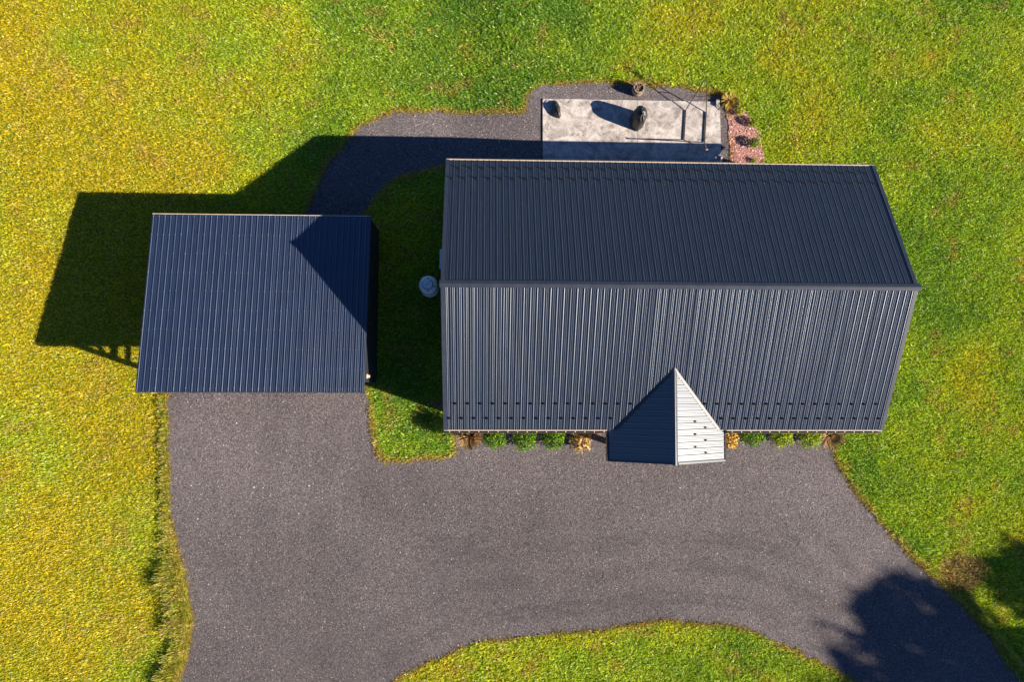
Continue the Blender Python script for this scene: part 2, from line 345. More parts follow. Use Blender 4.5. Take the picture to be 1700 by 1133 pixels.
# ------------------------------------------------------------------ lawn blades
def lawn_colour(x, y, r):
    n = len(x)
    big = fnoise(x, y, 7, 40, 3); mid = fnoise(x, y, 1.6, 50, 3); dry = fnoise(x, y, .8, 60, 3)
    yel = .50 + .55 * ss((-x - 2) / 14) * .9 - .42 * ss((y - 5) / 9) * ss((x + 14) / 9) * ss((17 - x) / 9) + (big - .5) * 1.5 + (mid - .5) * .7
    yel = yel - .20 * ss((3 - y) / 9) * ss((-x - 6) / 6) + .08 * ss((y - 4) / 8) * ss((-x - 10) / 6)
    yel = yel + .04 - .12 * ss((x - 14) / 6) * ss((y + 6) / 8) + r.normal(0, .17, n)
    yel = np.clip(yel, 0, 1)[:, None]
    green = np.array([.17, .37, .03]); olive = np.array([.50, .65, .03]); gold = np.array([.72, .58, .018])
    c = np.where(yel < .5, green + (olive - green) * yel * 2, olive + (gold - olive) * (yel * 2 - 1))
    dg = sample_edge(x, y) + (mid - .5) * .5
    e_ = (ss(1 - dg / .22) * .7)[:, None]; c = c * (1 - e_) + np.array([.66, .46, .12]) * e_
    bx_, by_ = G(1600, 950); bp = ss(1.5 - ((x - bx_) / 1.0) ** 2 - ((y - by_) / .8) ** 2 + (mid - .5) * 2)[:, None] * .85; c = c * (1 - bp) + np.array([.30, .17, .10]) * bp
    d = ss((dry - .66) / .1)[:, None] * .38; tan = np.array([.66, .40, .12]); c = c * (1 - d) + tan * d
    k = (r.random(n) < .05)[:, None]; c = np.where(k, np.array([.80, .82, .40]), c)
    return c * r.uniform(.35, 1.6, (n, 1))
def blades(x, y, ln, wd, r, c, lean=.75, mixed=.45, zoff=0):
    n = len(x); th = np.where(r.random(n) < mixed, r.uniform(0, 6.283, n), .55 + math.pi * (r.random(n) < .5) + .9 * (vnoise(x, y, 3, 7) - .5) + r.normal(0, .45, n)); le = np.clip(r.normal(lean, .22, n), .1, 1.3)
    h = ln * np.cos(le); o = ln * np.sin(le); z = gz(x, y) + zoff
    px, py = -np.sin(th), np.cos(th); tw = r.uniform(-.5, .5, n) * wd
    V = np.stack([np.stack([x - px * wd / 2, y - py * wd / 2, z], 1), np.stack([x + px * wd / 2, y + py * wd / 2, z], 1),
                  np.stack([x + o * np.cos(th) + px * wd * .3, y + o * np.sin(th) + py * wd * .3, z + h + tw], 1),
                  np.stack([x + o * np.cos(th) - px * wd * .3, y + o * np.sin(th) - py * wd * .3, z + h - tw], 1)], 1)
    return V.reshape(-1, 3), np.arange(n * 4).reshape(n, 4), np.repeat(c, 4, 0)
def keep_lawn(x, y, edge=0.0):
    k = ~inside(x, y, GRAVEL) & ~inside(x, y, BED)
    k &= ~((x > HOUSE_W[0]) & (x < HOUSE_W[2]) & (y > HOUSE_W[1]) & (y < HOUSE_W[3]))
    k &= ~((x > SLAB[0]) & (x < SLAB[2]) & (y > SLAB[1]) & (y < SLAB[3]))
    return k
r = np.random.default_rng(77)
def quad(px): return np.array([G(*p) for p in px])
FR = quad([(-60, -60), (1760, -60), (1760, 1190), (-60, 1190)])
x = r.uniform(-27, 30, 2300000); y = r.uniform(-17, 22, len(x)); infr = inside(x, y, FR)
dx_ = np.minimum(np.minimum(x + 27, 30 - x), np.minimum(y + 17, 22 - y)); k = infr | (r.random(len(x)) < .45 * np.clip(dx_ / 5, 0, 1)); x, y, infr = x[k], y[k], infr[k]
k = keep_lawn(x, y); x, y, infr = x[k], y[k], infr[k]
hv = .7 + .8 * fnoise(x, y, .5, 90, 2)
size = .25 + .75 * ss((x + 14) / 14)                                  # finer turf to the west, coarser broad blades east
ln = r.uniform(.05, .125, len(x)) * hv * (.8 + .4 * size); wd = r.uniform(.011, .024, len(x)) * np.where(infr, 1, 1.6) * (.75 + .4 * size)
V, F, C = blades(x, y, ln, wd, r, lawn_colour(x, y, r), .92)
tag(npmesh('grass', V, F, M['blade'], C), 'short green and golden lawn grass blades around the drive', 'grass', None, 'stuff')
# dry fringe along the gravel
def along(P, n, spread, bias, seed, sel=None):
    r = np.random.default_rng(seed); i = r.integers(0, len(P), n); t = r.random(n)[:, None]; Q = np.roll(P, -1, 0)
    p = P[i] * (1 - t) + Q[i] * t; d = (Q - P)[i]; L = np.linalg.norm(d, axis=1)[:, None] + 1e-9; nrm = np.c_[-d[:, 1], d[:, 0]] / L
    p = p + nrm * (bias + r.normal(0, 1, (n, 1)) * spread); return p[:, 0], p[:, 1], i
x, y, i = along(GRAVEL, 60000, .07, 0, 5); k = distpoly(x, y, GRAVEL) < .22; x, y = x[k], y[k]
k = ~((x > HOUSE_W[0]) & (x < HOUSE_W[2]) & (y > HOUSE_W[1]) & (y < HOUSE_W[3])) & ~((x > SLAB[0]) & (x < SLAB[2]) & (y > SLAB[1] - 3) & (y < SLAB[3])) & ~((x > -12.6) & (x < -4.5) & (y > 0.3) & (y < 6.5))
k &= fnoise(x, y, .45, 15, 2) > .40
k &= ~((x > -1.5) & (x < 14.3) & (y < -.8) & (y > -1.6))
x, y = x[k], y[k]
c = np.array([(.66, .38, .13), (.60, .44, .08), (.36, .36, .03), (.22, .32, .03)])[r.choice(4, len(x), p=[.3, .3, .25, .15])] * r.uniform(.6, 1.3, (len(x), 1))
V, F, C = blades(x, y, r.uniform(.05, .14, len(x)), r.uniform(.008, .016, len(x)), r, c, .85)
tag(npmesh('dry_grass_fringe', V, F, M['blade'], C), 'dry tan and yellow grass fringe along the edge of the gravel', 'grass', None, 'stuff')
# tall rank grass on the left bank of the drive and on the right bank by the tree shade
Vs, Fs, Cs = [], [], []; off = 0
def tall(cx, cy, rad, n, h0, h1, pal, lean=.55):
    global off
    a = r.uniform(0, 6.28, n); q = rad * np.sqrt(r.random(n)); x = cx + q * np.cos(a); y = cy + q * np.sin(a)
    c = np.array(pal)[r.integers(0, len(pal), n)] * r.uniform(.6, 1.3, (n, 1))
    V, F, C = blades(x, y, r.uniform(h0, h1, n), r.uniform(.010, .022, n), r, c, lean, 1.0); Vs.append(V); Fs.append(F + off); Cs.append(C); off += len(V)
pal = [(.80, .60, .10), (.60, .56, .05), (.28, .38, .03), (.85, .60, .32), (.42, .50, .04), (.22, .32, .03)]
for px, py, rr, hh in [(277, 895, .2, .25), (283, 925, .25, .32), (288, 950, .32, .5), (292, 975, .36, .5), (298, 1000, .36, .5), (300, 1020, .34, .4), (303, 1040, .34, .4), (302, 1060, .3, .36), (300, 1080, .3, .34), (290, 1100, .3, .36), (286, 1122, .3, .42), (280, 1145, .3, .4), (275, 965, .2, .5), (283, 1040, .2, .42), (277, 1125, .25, .5), (275, 860, .14, .2), (270, 800, .12, .18), (269, 740, .12, .18), ]+[(271 + 5 * math.sin(q_ * 1.7) + (q_ - 660) * .02, q_, .07 + .06 * abs(math.sin(q_ * 2.3)), .12 + .12 * abs(math.sin(q_ * .9))) for q_ in range(660, 880, 9)]+[(1604 + .62 * q_ + .0018 * q_ * q_ * .5, 985 + q_, .10, .2) for q_ in range(0, 165, 7)]:
    cx, cy = G(px, py); tall(cx, cy, rr, int(1700 * rr), hh * .5, hh * 1.25, pal, .7)
tag(npmesh('tall_grass', np.concatenate(Vs), np.concatenate(Fs), M['blade'], np.concatenate(Cs)), 'tall straw coloured rank grass along the banks of the drive', 'grass', None, 'stuff')

# ------------------------------------------------------------------ patio
Z0 = 0.33
pt = empty('patio', 'stained pale concrete patio slab with a saw-cut joint behind the house', 'patio', ((SLAB[0] + SLAB[2]) / 2, 10.9, Z0))
b = MB(); xs = [SLAB[0], 6.40, SLAB[2]]
for i in range(2):
    b.box((xs[i] + (.006 if i else 0), 8.155, Z0 - .3), (xs[i + 1] - (.006 if i < 1 else 0), 9.70, .40)).box((xs[i] + (.006 if i else 0), 9.712, Z0 - .3), (xs[i + 1] - (.006 if i < 1 else 0), 12.22, .40))
part(b, 'slab', M['concrete'], pt)
pt.name = 'patio'

# ------------------------------------------------------------------ house
HX0, HX1, HY0, HY1, HE, RISE = -1.488, 14.972, -1.574, 8.656, 3.224, 2.55
YR = (HY0 + HY1) / 2; ZR = HE + RISE; MP = RISE / ((HY1 - HY0) / 2)
house = empty('house', 'long house under a charcoal ribbed metal gable roof with a small front porch gable', 'house', ((HX0 + HX1) / 2, YR, 0))
def rib(u, runs, top):
    pts = [(u, 0)]; h = 0
    for t_, w_ in runs: u += w_; h += w_ * math.tan(R(t_)); pts.append((u, h))
    u += top; pts.append((u, h))
    for t_, w_ in runs[::-1]: u += w_; h -= w_ * math.tan(R(t_)); pts.append((u, max(h, 0)))
    return pts
MAJ = [(52, .005), (38, .007), (26, .009), (13, .008)]; MIN = [(32, .005), (20, .006), (8, .005)]
PROF = [(0, 0)] + rib(.012, MAJ, .008) + rib(.114, MIN, .003) + rib(.168, MIN, .003)
def panel(a0, a1, pitch, f, step_b=None):
    """f(a) -> (start point, end point) on the plane; ribs run from one to the other"""
    b = MB(); n = int(math.ceil((a1 - a0) / pitch)); s = pitch / .2286; pts = []
    for i in range(n):
        for u, h in PROF:
            a = a0 + i * pitch + u * s
            if a < a1: pts.append((a, h))
    pts.append((a1, 0)); vs = []
    for a, h in pts:
        p, q = f(a); vs += [(p[0], p[1], p[2] + h), (q[0], q[1], q[2] + h)]
    return b.add(vs, [(2 * i, 2 * i + 1, 2 * i + 3, 2 * i + 2) for i in range(len(pts) - 1)])
PX = (HX1 - HX0) / 72
# porch gable
PXC, PX0, PX1, PY0, PZR, PZE = 6.796, 4.575, 9.005, -2.665, 4.367, HE - .13
PM = (PZR - PZE) / ((PX1 - PX0) / 2)
def zmain(y): return HE + (y - HY0) * MP
south = part(panel(HX0 + .02, HX1 - .02, PX, lambda a: ((a, HY0 + .05, HE + .05 * MP), (a, YR, ZR))), 'roof_panel', M['roof'], house)
north = part(panel(HX0 + .02, HX1 - .02, PX, lambda a: ((a, YR, ZR), (a, HY1 - .05, HE + .05 * MP))), 'roof_panel', M['roof'], house)
tag(south, 'front slope of the ribbed metal roof'); tag(north, 'rear slope of the ribbed metal roof')
# roof structure under the sheets
b = MB(); t = .16
for (x0, x1) in ((HX0 + .03, HX1 - .03),):
    p = [(HY0 + .07, HE + .05 * MP - .008), (YR, ZR - .008), (HY1 - .07, HE + .05 * MP - .008), (HY1 - .07, HE - t), (YR, ZR - t - .02), (HY0 + .07, HE - t)]
    vs = [(x0, y, z) for y, z in p] + [(x1, y, z) for y, z in p]
    b.add(vs, [(0, 1, 4, 5), (1, 2, 3, 4), (11, 10, 7, 6), (10, 9, 8, 7), (0, 6, 7, 1), (1, 7, 8, 2), (2, 8, 9, 3), (3, 9, 10, 4), (4, 10, 11, 5), (5, 11, 6, 0)])
part(b, 'soffit', M['white'], house)
b = MB()                                                     # ridge cap, folded sheet with a hemmed bead, runs past both gables
capx0, capx1 = HX0 - .05, HX1 + .10
prof = [(-.125, -.125 * MP + .030), (-.12, -.12 * MP + .042), (-.03, .045 - .03 * MP + .01), (-.012, .066), (.012, .066), (.03, .045 - .03 * MP + .01), (.12, -.12 * MP + .042), (.125, -.125 * MP + .030)]
xsn = np.linspace(capx0, capx1, 7); vs = [(x_, YR + u, ZR + h) for x_ in xsn for u, h in prof]; m_ = len(prof)
b.add(vs, [(i * m_ + j, (i + 1) * m_ + j, (i + 1) * m_ + j + 1, i * m_ + j + 1) for i in range(6) for j in range(m_ - 1)] + [tuple(range(m_)), tuple(range(6 * m_, 7 * m_))[::-1]])
part(b, 'ridge_cap', M['trim'], house)
for xa, xb in ((HX0 - .012, HX0 + .125), (HX1 - .125, HX1 + .012)):      # rake trim on both gables
    for s_ in (-1, 1):
        ya = YR + s_ * .03; yb = HY0 + .04 if s_ < 0 else HY1 - .04; za, zb = ZR - .03 * MP, HE + .04 * MP; b = MB(); outer = xa if xa < 0 else xb; 
        b.add([(xa, ya, za + .034), (xb, ya, za + .034), (xb, yb, zb + .034), (xa, yb, zb + .034), (xa, ya, za + .004), (xb, ya, za + .004), (xb, yb, zb + .004), (xa, yb, zb + .004)],
              [(0, 1, 2, 3), (7, 6, 5, 4), (0, 4, 5, 1), (1, 5, 6, 2), (2, 6, 7, 3), (3, 7, 4, 0)])
        oo = outer; i2 = oo + (.018 if oo < 0 else -.018)
        b.add([(oo, ya, za + .004), (i2, ya, za + .004), (i2, yb, zb + .004), (oo, yb, zb + .004), (oo, ya, za - .2), (i2, ya, za - .2), (i2, yb, zb - .2), (oo, yb, zb - .2)],
              [(7, 6, 5, 4), (0, 4, 5, 1), (1, 5, 6, 2), (2, 6, 7, 3), (3, 7, 4, 0)])
        part(b, 'rake_trim', M['trim'], house)
def gutter(x0, x1, yin, s):                                  # s=-1 front, +1 back ; box gutter with hangers; cream strip paints sun reflected by the roof edge trim
    b = MB(); z = HE + .02; w_ = .115 if s < 0 else .062
    def bx(y0, y1, z0, z1, xa=x0, xb=x1): b.box((xa, min(y0, y1), z0), (xb, max(y0, y1), z1))
    b.k = 0; bx(yin, yin + s * w_, z - .12, z - .11); bx(yin + s * (w_ - .022), yin + s * w_, z - .11, z)
    b.k = 1; bx(yin - s * .008, yin + s * (.030 if s < 0 else .038), z - .109, z - .003)
    xx = x0 + .2
    while xx < x1 - .1 and s < 0: bx(yin + s * .034, yin + s * (w_ - .024), z - .022, z - .008, xx, xx + .026); xx += .357
    return b
g1 = part(gutter(HX0, PX0 - .03, HY0 + .045, -1), 'gutter', [M['gutter'], M['cream']], house)
g2 = part(gutter(PX1 + .03, HX1 - .01, HY0 + .045, -1), 'gutter', [M['gutter'], M['cream']], house)
g3 = part(gutter(HX0, HX1 - .01, HY1 - .045, 1), 'gutter', [M['gutter'], M['cream']], house)
b = MB(); b.tube([(9.75, 8.62, HE - .1), (9.75, 8.25, HE - .35), (9.75, 8.22, .62), (9.8, 8.5, .45), (9.95, 9.84, .45)], .045, 8); part(b, 'downspout', M['white'], g3)
b = MB(); b.tube([(-1.25, -1.52, HE - .1), (-1.25, -1.1, HE - .35), (-1.25, -1.08, .15), (-1.25, -1.35, .06)], .045, 8); part(b, 'downspout', M['white'], g1)
# walls with gables
def wall_box(x0, y0, x1, y1, z1):
    b = MB(); n = 12
    return b.box((x0, y0, -.1), (x1, y1, z1))
wx0, wy0, wx1, wy1 = HOUSE_W
b = MB(); zt = HE - .17
b.box((wx0, wy0, -.1), (wx1, wy1, zt)); zg = ZR - .19
b.add([(wx0, wy0, zt + .001), (wx0, wy1, zt + .001), (wx0, YR, zg), (wx1, wy0, zt + .001), (wx1, wy1, zt + .001), (wx1, YR, zg)], [(0, 2, 1), (3, 4, 5)])
for k_ in range(1, 16):                                      # lap siding courses
    z = .18 * k_ + .1
    for a_, c_ in (((wx0 - .008, wy0 - .008, z), (wx1 + .008, wy0, z + .012)), ((wx0 - .008, wy1, z), (wx1 + .008, wy1 + .008, z + .012)), ((wx0 - .008, wy0, z), (wx0, wy1, z + .012)), ((wx1, wy0, z), (wx1 + .008, wy1, z + .012))): b.box(a_, c_)
wall = part(b, 'wall', M['siding'], house)
def window(x0, x1, z0, z1, yw, s):
    f = MB(); t_ = .08; y0, y1 = sorted((yw + s * .010, yw + s * .05))
    f.box((x0 - t_, y0, z0 - t_), (x1 + t_, y1, z0)); f.box((x0 - t_, y0, z1), (x1 + t_, y1, z1 + t_)); f.box((x0 - t_, y0, z0), (x0, y1, z1)); f.box((x1, y0, z0), (x1 + t_, y1, z1))
    f.box(((x0 + x1) / 2 - .02, y0, z0), ((x0 + x1) / 2 + .02, y1, z1))
    wn = part(f, 'window', M['white'], house); p_ = MB(); ya, yb = sorted((yw + s * .011, yw + s * .022)); p_.box((x0, ya, z0), ((x0 + x1) / 2 - .02, yb, z1)).box(((x0 + x1) / 2 + .02, ya, z0), (x1, yb, z1)); part(p_, 'pane', M['glass'], wn)
for x0 in (.2, 2.6, 10.2, 12.6): window(x0, x0 + 1.2, 1.0, 2.3, wy0, -1)
for x0 in (.4, 7.6, 11.6): window(x0, x0 + 1.2, 1.2, 2.3, wy1, 1)
def door(x0, x1, z0, yw, s):
    f = MB(); ya, yb = sorted((yw + s * .010, yw + s * .055)); f.box((x0 - .09, ya, z0), (x0, yb, z0 + 2.1)).box((x1, ya, z0), (x1 + .09, yb, z0 + 2.1)).box((x0 - .09, ya, z0 + 2.1), (x1 + .09, yb, z0 + 2.19))
    part(f, 'door_frame', M['white'], house); d = MB(); ya, yb = sorted((yw + s * .011, yw + s * .035)); d.box((x0, ya, z0 + .02), (x1, yb, z0 + 2.1))
    for k_ in range(3): d.box((x0 + .15, min(yb, ya) - (.01 if s < 0 else -.024), z0 + .2 + k_ * .62), (x1 - .15, max(ya, yb) + (.01 if s > 0 else -.024), z0 + .7 + k_ * .62))
    dd = part(d, 'door', M['door'], house); h = MB(); h.tube([(x1 - .08, yw + s * .03, z0 + 1.02), (x1 - .08, yw + s * .09, z0 + 1.02), (x1 - .18, yw + s * .09, z0 + 1.02)], .012, 6); part(h, 'handle', M['steel'], dd)
door(6.3, 7.25, .06, wy0, -1); door(3.6, 5.3, .42, wy1, 1)
# porch roof: two panels with cross ribs, cut by the valleys
def pf(side):
    def f(a):
        z0 = PZR; b1 = (PX1 - PX0) / 2
        if a > HY0 + .05: b1 = min(b1, max(0.0, (PZR - zmain(a)) / PM + .03))
        return ((PXC, a, PZR), (PXC + side * b1, a, PZR - b1 * PM))
    return f
apexy = HY0 + (PZR - HE) / MP
for s_ in (-1, 1):
    pp = part(panel(PY0, apexy - .01, .2286, pf(s_)), 'porch_roof_panel', M['roof_porch'], house)
b = MB(); e = .07                                            # porch roof body
for s_ in (-1, 1):
    q = [(PXC, PY0 + .02, PZR - .01), (PXC + s_ * (PX1 - PX0) / 2, PY0 + .02, PZE - .01), (PXC + s_ * (PX1 - PX0) / 2, HY0 + .3, PZE - .01), (PXC, HY0 + .9, PZR - .01)]
    q2 = [(a_, c_, z_ - .15) for a_, c_, z_ in q]
    b.add(q + q2, [(0, 1, 2, 3), (7, 6, 5, 4), (0, 4, 5, 1), (1, 5, 6, 2), (2, 6, 7, 3)])
b.box((PX0 + .25, PY0 + .32, PZE - .42), (PX1 - .25, PY0 + .40, PZE - .16))
b.add([(PX0 + .25, PY0 + .36, PZE - .16), (PX1 - .25, PY0 + .36, PZE - .16), (PXC, PY0 + .36, PZR - .3)], [(0, 1, 2)])
part(b, 'porch_gable', M['white'], house)
b = MB(); prof = [(-.10, -.10 * PM + .034), (-.02, .044), (0, .052), (.02, .044), (.10, -.10 * PM + .034)]
vs = [(PXC + u, y_, PZR + h) for y_ in (PY0 - .05, apexy + .04) for u, h in prof]; b.add(vs, [(j, j + 1, j + 6, j + 5) for j in range(4)] + [(0, 1, 2, 3, 4)[::-1], (5, 6, 7, 8, 9)])
part(b, 'porch_ridge_cap', M['trim'], house)
for s_ in (-1, 1):
    b = MB(); xe = PXC + s_ * (PX1 - PX0) / 2                # eave and front rake trim
    b.beam((xe + s_ * .004, PY0 - .01, PZE - .065), (xe + s_ * .004, HY0 + .02, PZE - .065), .05, .23)
    b.beam((PXC + s_ * .10, PY0 + .005, PZR - .10 * PM + .0), (xe - s_ * .03, PY0 + .005, PZE + .03 * PM), .06, .09); part(b, 'porch_trim', M['trim'], house)
    b = MB(); xv = xe; zv = lambda y_: zmain(y_)             # valley flashing
    yv0 = HY0 + .06; bb = (PZR - zmain(yv0)) / PM
    p0 = Vector((PXC + s_ * min(bb, abs(xe - PXC) - .02), yv0, zmain(yv0) + .03)); p1 = Vector((PXC, apexy, PZR + .03)); b.beam(p0, p1, .10, .02); part(b, 'valley_flashing', M['trim'], house)
for xp in (5.50, 8.12):
    b = MB(); b.box((xp - .1, -2.42, .0), (xp + .1, -2.22, PZE - .42)).box((xp - .13, -2.45, 0), (xp + .13, -2.19, .18)).box((xp - .13, -2.45, PZE - .5), (xp + .13, -2.19, PZE - .421)); part(b, 'porch_post', M['white'], house)
b = MB(); b.box((5.36, -2.40, -.05), (8.26, -1.01, .06)); part(b, 'porch_floor', M['concrete'], house)
# snow guards : small L brackets, two staggered rows
def guard_mesh(dy):
    b = MB(); b.box((-.03, -.025, 0), (.03, .025, .005)); b.box((-.034, -.004, .005), (.034, .004, .055)); b.add([(-.006, dy * .005, .005), (.006, dy * .005, .005), (.006, dy * .03, .005), (-.006, dy * .03, .005), (-.006, dy * .005, .045), (.006, dy * .005, .045)], [(0, 4, 5, 1), (1, 5, 2), (0, 3, 4), (2, 5, 4, 3)])
    return b
proto = guard_mesh(1).build('snow_guard', M['guard']); gm = proto.data; gm.transform(Matrix.Scale(1.55, 4)); col.objects.unlink(proto); bpy.data.objects.remove(proto)
ang = math.atan(MP); count = 0; rest = MB()
def add_guard(parent, loc, rot):
    global count
    wl = Vector((0, 0, 0)); p = parent
    while p is not None: wl += p.location; p = p.parent
    if count < 100:
        o = bpy.data.objects.new('snow_guard', gm); col.objects.link(o); o.parent = parent; o.location = Vector(loc) - wl; o.rotation_euler = rot; count += 1
    else:
        mt = Matrix.Translation(Vector(loc)) @ __import__('mathutils').Euler(rot).to_matrix().to_4x4()
        rest.add([mt @ v.co for v in gm.vertices], [tuple(p.vertices) for p in gm.polygons])
pl = [(PXC + .86, y_) for y_ in (-1.18, -1.64, -2.10)] + [(PXC + 1.32, y_) for y_ in (-1.41, -1.87, -2.33)]
porch_right = pp
for x_, y_ in pl: add_guard(porch_right, (x_, y_, PZR - (x_ - PXC) * PM + .003), (0, math.atan(PM), 0))
for row, off_ in ((.50, .30), (1.04, .53)):
    for k_ in range(36):
        x_ = HX0 + .02 + off_ + k_ * 2 * PX - .14
        y_ = HY0 + row; bb = (PZR - zmain(y_)) / PM
        if x_ > HX1 - .15 or abs(x_ - PXC) < bb + .15: continue
        add_guard(south, (x_, y_, zmain(y_) + .003), (ang, 0, 0))
for row, off_ in ((.40, .53), (.86, .30)):
    for k_ in range(36):
        x_ = HX0 + .02 + off_ + k_ * 2 * PX - .14
        if x_ > HX1 - .15: continue
        add_guard(north, (x_, HY1 - row, HE + row * MP + .003), (-ang, 0, math.pi * 0))
if rest.v: tag(part(rest, 'snow_guard', M['guard'], north), None, None, None, 'stuff')
b = MB(); b.box((-1.72, 3.92, 1.5), (-1.43, 4.22, 2.0)).box((-1.62, 4.02, .0), (-1.56, 4.08, 1.499)); part(b, 'meter_box', M['white'], house)

# ------------------------------------------------------------------ open shed beside the house
CX0, CX1, CY0, CY1, CZF, CZB = -12.701, -4.414, -.142, 6.620, 3.198, 2.353
def zc(y): return CZF + (y - CY0) * (CZB - CZF) / (CY1 - CY0)
shed = empty('pole_shed', 'open pole shed with a square single-slope navy ribbed metal roof left of the house', 'shed', ((CX0 + CX1) / 2, (CY0 + CY1) / 2, 0))
PROF_S = PROF
sr = panel(CX0, CX1, (CX1 - CX0) / 38, lambda a: ((a, CY0, zc(CY0)), (a, CY1, zc(CY1))))
srp = part(sr, 'roof_panel', M['roof_shed'], shed)
b = MB(); pc = (CX1 - CX0) / 38
for i in range(38):
    for j in range(10):
        y_ = CY0 + .12 + j * (CY1 - CY0 - .2) / 9 + random.uniform(-.02, .02)
        if random.random() < .3: continue
        b.box((CX0 + i * pc + .044, y_ - .008, zc(y_) + .02), (CX0 + i * pc + .058, y_ + .008, zc(y_) + .027))
tag(part(b, 'roof_screws', M['screw'], srp), None, None, None, 'stuff')
b = MB(); b.box((CX0 + .01, CY1 + .002, zc(CY1) - .10), (CX1 - .01, CY1 + .03, zc(CY1) + .012)); part(b, 'eave_trim', M['cream'], shed)
b = MB(); b.box((CX0 + .01, CY0 - .03, zc(CY0) - .16), (CX1 - .01, CY0 - .003, zc(CY0) - .006)); part(b, 'front_trim', M['trim'], shed)
for j, y_ in enumerate(np.linspace(CY0 + .12, CY1 - .12, 8)): b = MB().box((CX0 + .03, y_ - .02, zc(y_) - .16), (CX1 - .03, y_ + .02, zc(y_) - .012)); part(b, 'purlin', M['wood'], shed)
yf = CY0 + .46
for xp in (CX0 + .17, -8.55, CX1 - .14):
    for yp in (yf, 3.3, CY1 - .2):
        if xp == -8.55 and yp == 3.3: continue
        b = MB().box((xp - .085, yp - .085, 0), (xp + .085, yp + .085, zc(yp) - .36)); part(b, 'post', M['wood'], shed)
for xp in (CX0 + .17, CX1 - .14): b = MB().beam((xp, CY0 + .1, zc(CY0 + .1) - .27), (xp, CY1 - .05, zc(CY1 - .05) - .27), .09, .17); part(b, 'rafter', M['wood'], shed)
for yp in (yf, CY1 - .2): b = MB().box((CX0 + .22, yp - .05, zc(yp) - .36 + .001), (CX1 - .19, yp + .05, zc(yp) - .18)); part(b, 'beam', M['wood'], shed)
for xp in (CX0 + .17,):
    b = MB().beam((xp, yf + .09, 1.7), (xp, yf + 1.3, 2.62), .06, .12); part(b, 'knee_brace', M['wood'], shed)
for zz, hh in ((1.42, .20), (1.10, .14), (.42, .2)): b = MB().box((CX0 + .085 - .03, yf - .08, zz - hh / 2), (CX0 + .08, CY1 - .1, zz + hh / 2)); part(b, 'side_rail', M['wood'], shed)
b = MB(); n_ = 33
b.box((CX1 - .052, yf - .09, .0), (CX1 - .03, CY1 - .1, zc(CY1) - .18)); b.add([(CX1 - .03, yf - .09, zc(CY1) - .18), (CX1 - .03, CY1 - .1, zc(CY1) - .18), (CX1 - .03, yf - .09, zc(yf) - .18)], [(0, 1, 2)])
for k_ in range(28): y_ = yf + k_ * .2286; b.box((CX1 - .0299, y_, .02), (CX1 - .012, y_ + .05, zc(CY1) - .18))
part(b, 'side_wall', M['siding_dark'], shed)
b = MB().box((CX0 + .3, CY1 - .11, 0), (CX1 - .06, CY1 - .088, zc(CY1) - .36)); part(b, 'back_wall', M['siding_dark'], shed)
b = MB().box((CX1 - .01, yf + .05, 2.66), (CX1 + .03, yf + .21, 2.78)).box((CX1 + .03, yf + .08, 2.62), (CX1 + .10, yf + .18, 2.70)); part(b, 'wall_lamp', M['cream'], shed)

# ------------------------------------------------------------------ propane tank, heat pump
tx, ty = -2.28, 4.14
tank = empty('propane_tank', 'pale blue-grey upright gas tank with domed lid collar in the shade by the house gable', 'gas tank', (tx, ty, 0))
b = MB(); b.lathe([(.30, .1), (.37, .16), (.378, .25), (.378, 1.15), (.36, 1.26), (.30, 1.34), (.20, 1.385), (.06, 1.40)], 40, (tx, ty, 0)); part(b, 'body', M['tank'], tank, smooth=True)
b = MB(); b.lathe([(.30, 0), (.31, .02), (.31, .15), (.29, .15)], 32, (tx, ty, 0)); part(b, 'foot_ring', M['tank'], tank)
b = MB(); b.lathe([(.19, 1.375), (.19, 1.50), (.18, 1.53), (.02, 1.545)], 32, (tx, ty, 0)); part(b, 'valve_hood', M['tank'], tank, smooth=False)
b = MB(); b.lathe([(.192, 1.385), (.215, 1.385), (.215, 1.40), (.192, 1.40)], 32, (tx, ty, 0)); b.lathe([(.378, 1.10), (.388, 1.11), (.388, 1.15), (.378, 1.16)], 40, (tx, ty, 0)); part(b, 'shade_ring', M['steel'], tank)  # dark rings paint in the gap shade round the hood base and tank rim
b = MB(); b.tube([(tx + .19, ty - .09, 1.42), (tx + .36, ty - .09, 1.40), (tx + .55, ty - .06, 1.2), (tx + .6, ty - .02, .6), (tx + .84, ty, .5)], .012, 6)
b.tube([(tx - .02, ty + .22, 1.38), (tx - .02, ty + .26, 1.44), (tx + .06, ty + .26, 1.44)], .012, 6).tube([(tx - .02, ty - .25, 1.37), (tx - .02, ty - .28, 1.42), (tx + .07, ty - .28, 1.40)], .012, 6); part(b, 'gas_pipe', M['steel'], tank)
b = MB(); b.tube([(tx + .02, ty, 1.548), (tx - .10, ty - .07, 1.548), ], .008, 5).tube([(tx + .03, ty + .02, 1.548), (tx + .11, ty + .12, 1.548)], .008, 5); part(b, 'hood_latch', M['steel'], tank)
hp = empty('heat_pump', 'slim blue-grey heat pump unit standing against the house gable wall behind the gas tank', 'heat pump', (-1.64, 5.25, 0))
b = MB().box((-1.83, 4.85, .3), (-1.50, 5.62, 1.0)).box((-1.845, 4.84, 1.001), (-1.485, 5.63, 1.02)); part(b, 'casing', M['tank'], hp)
b = MB(); 
for k_ in range(5): rr = .05 + k_ * .055; b.tube([(-1.84, 5.12 + rr * math.cos(a_), .65 + rr * math.sin(a_)) for a_ in np.linspace(0, 6.283, 25)], .005, 4, False)
part(b, 'fan_grille', M['steel'], hp)
for y_ in (4.95, 5.52): b = MB().box((-1.80, y_ - .03, 0), (-1.52, y_ + .03, .299)); part(b, 'foot', M['steel'], hp)

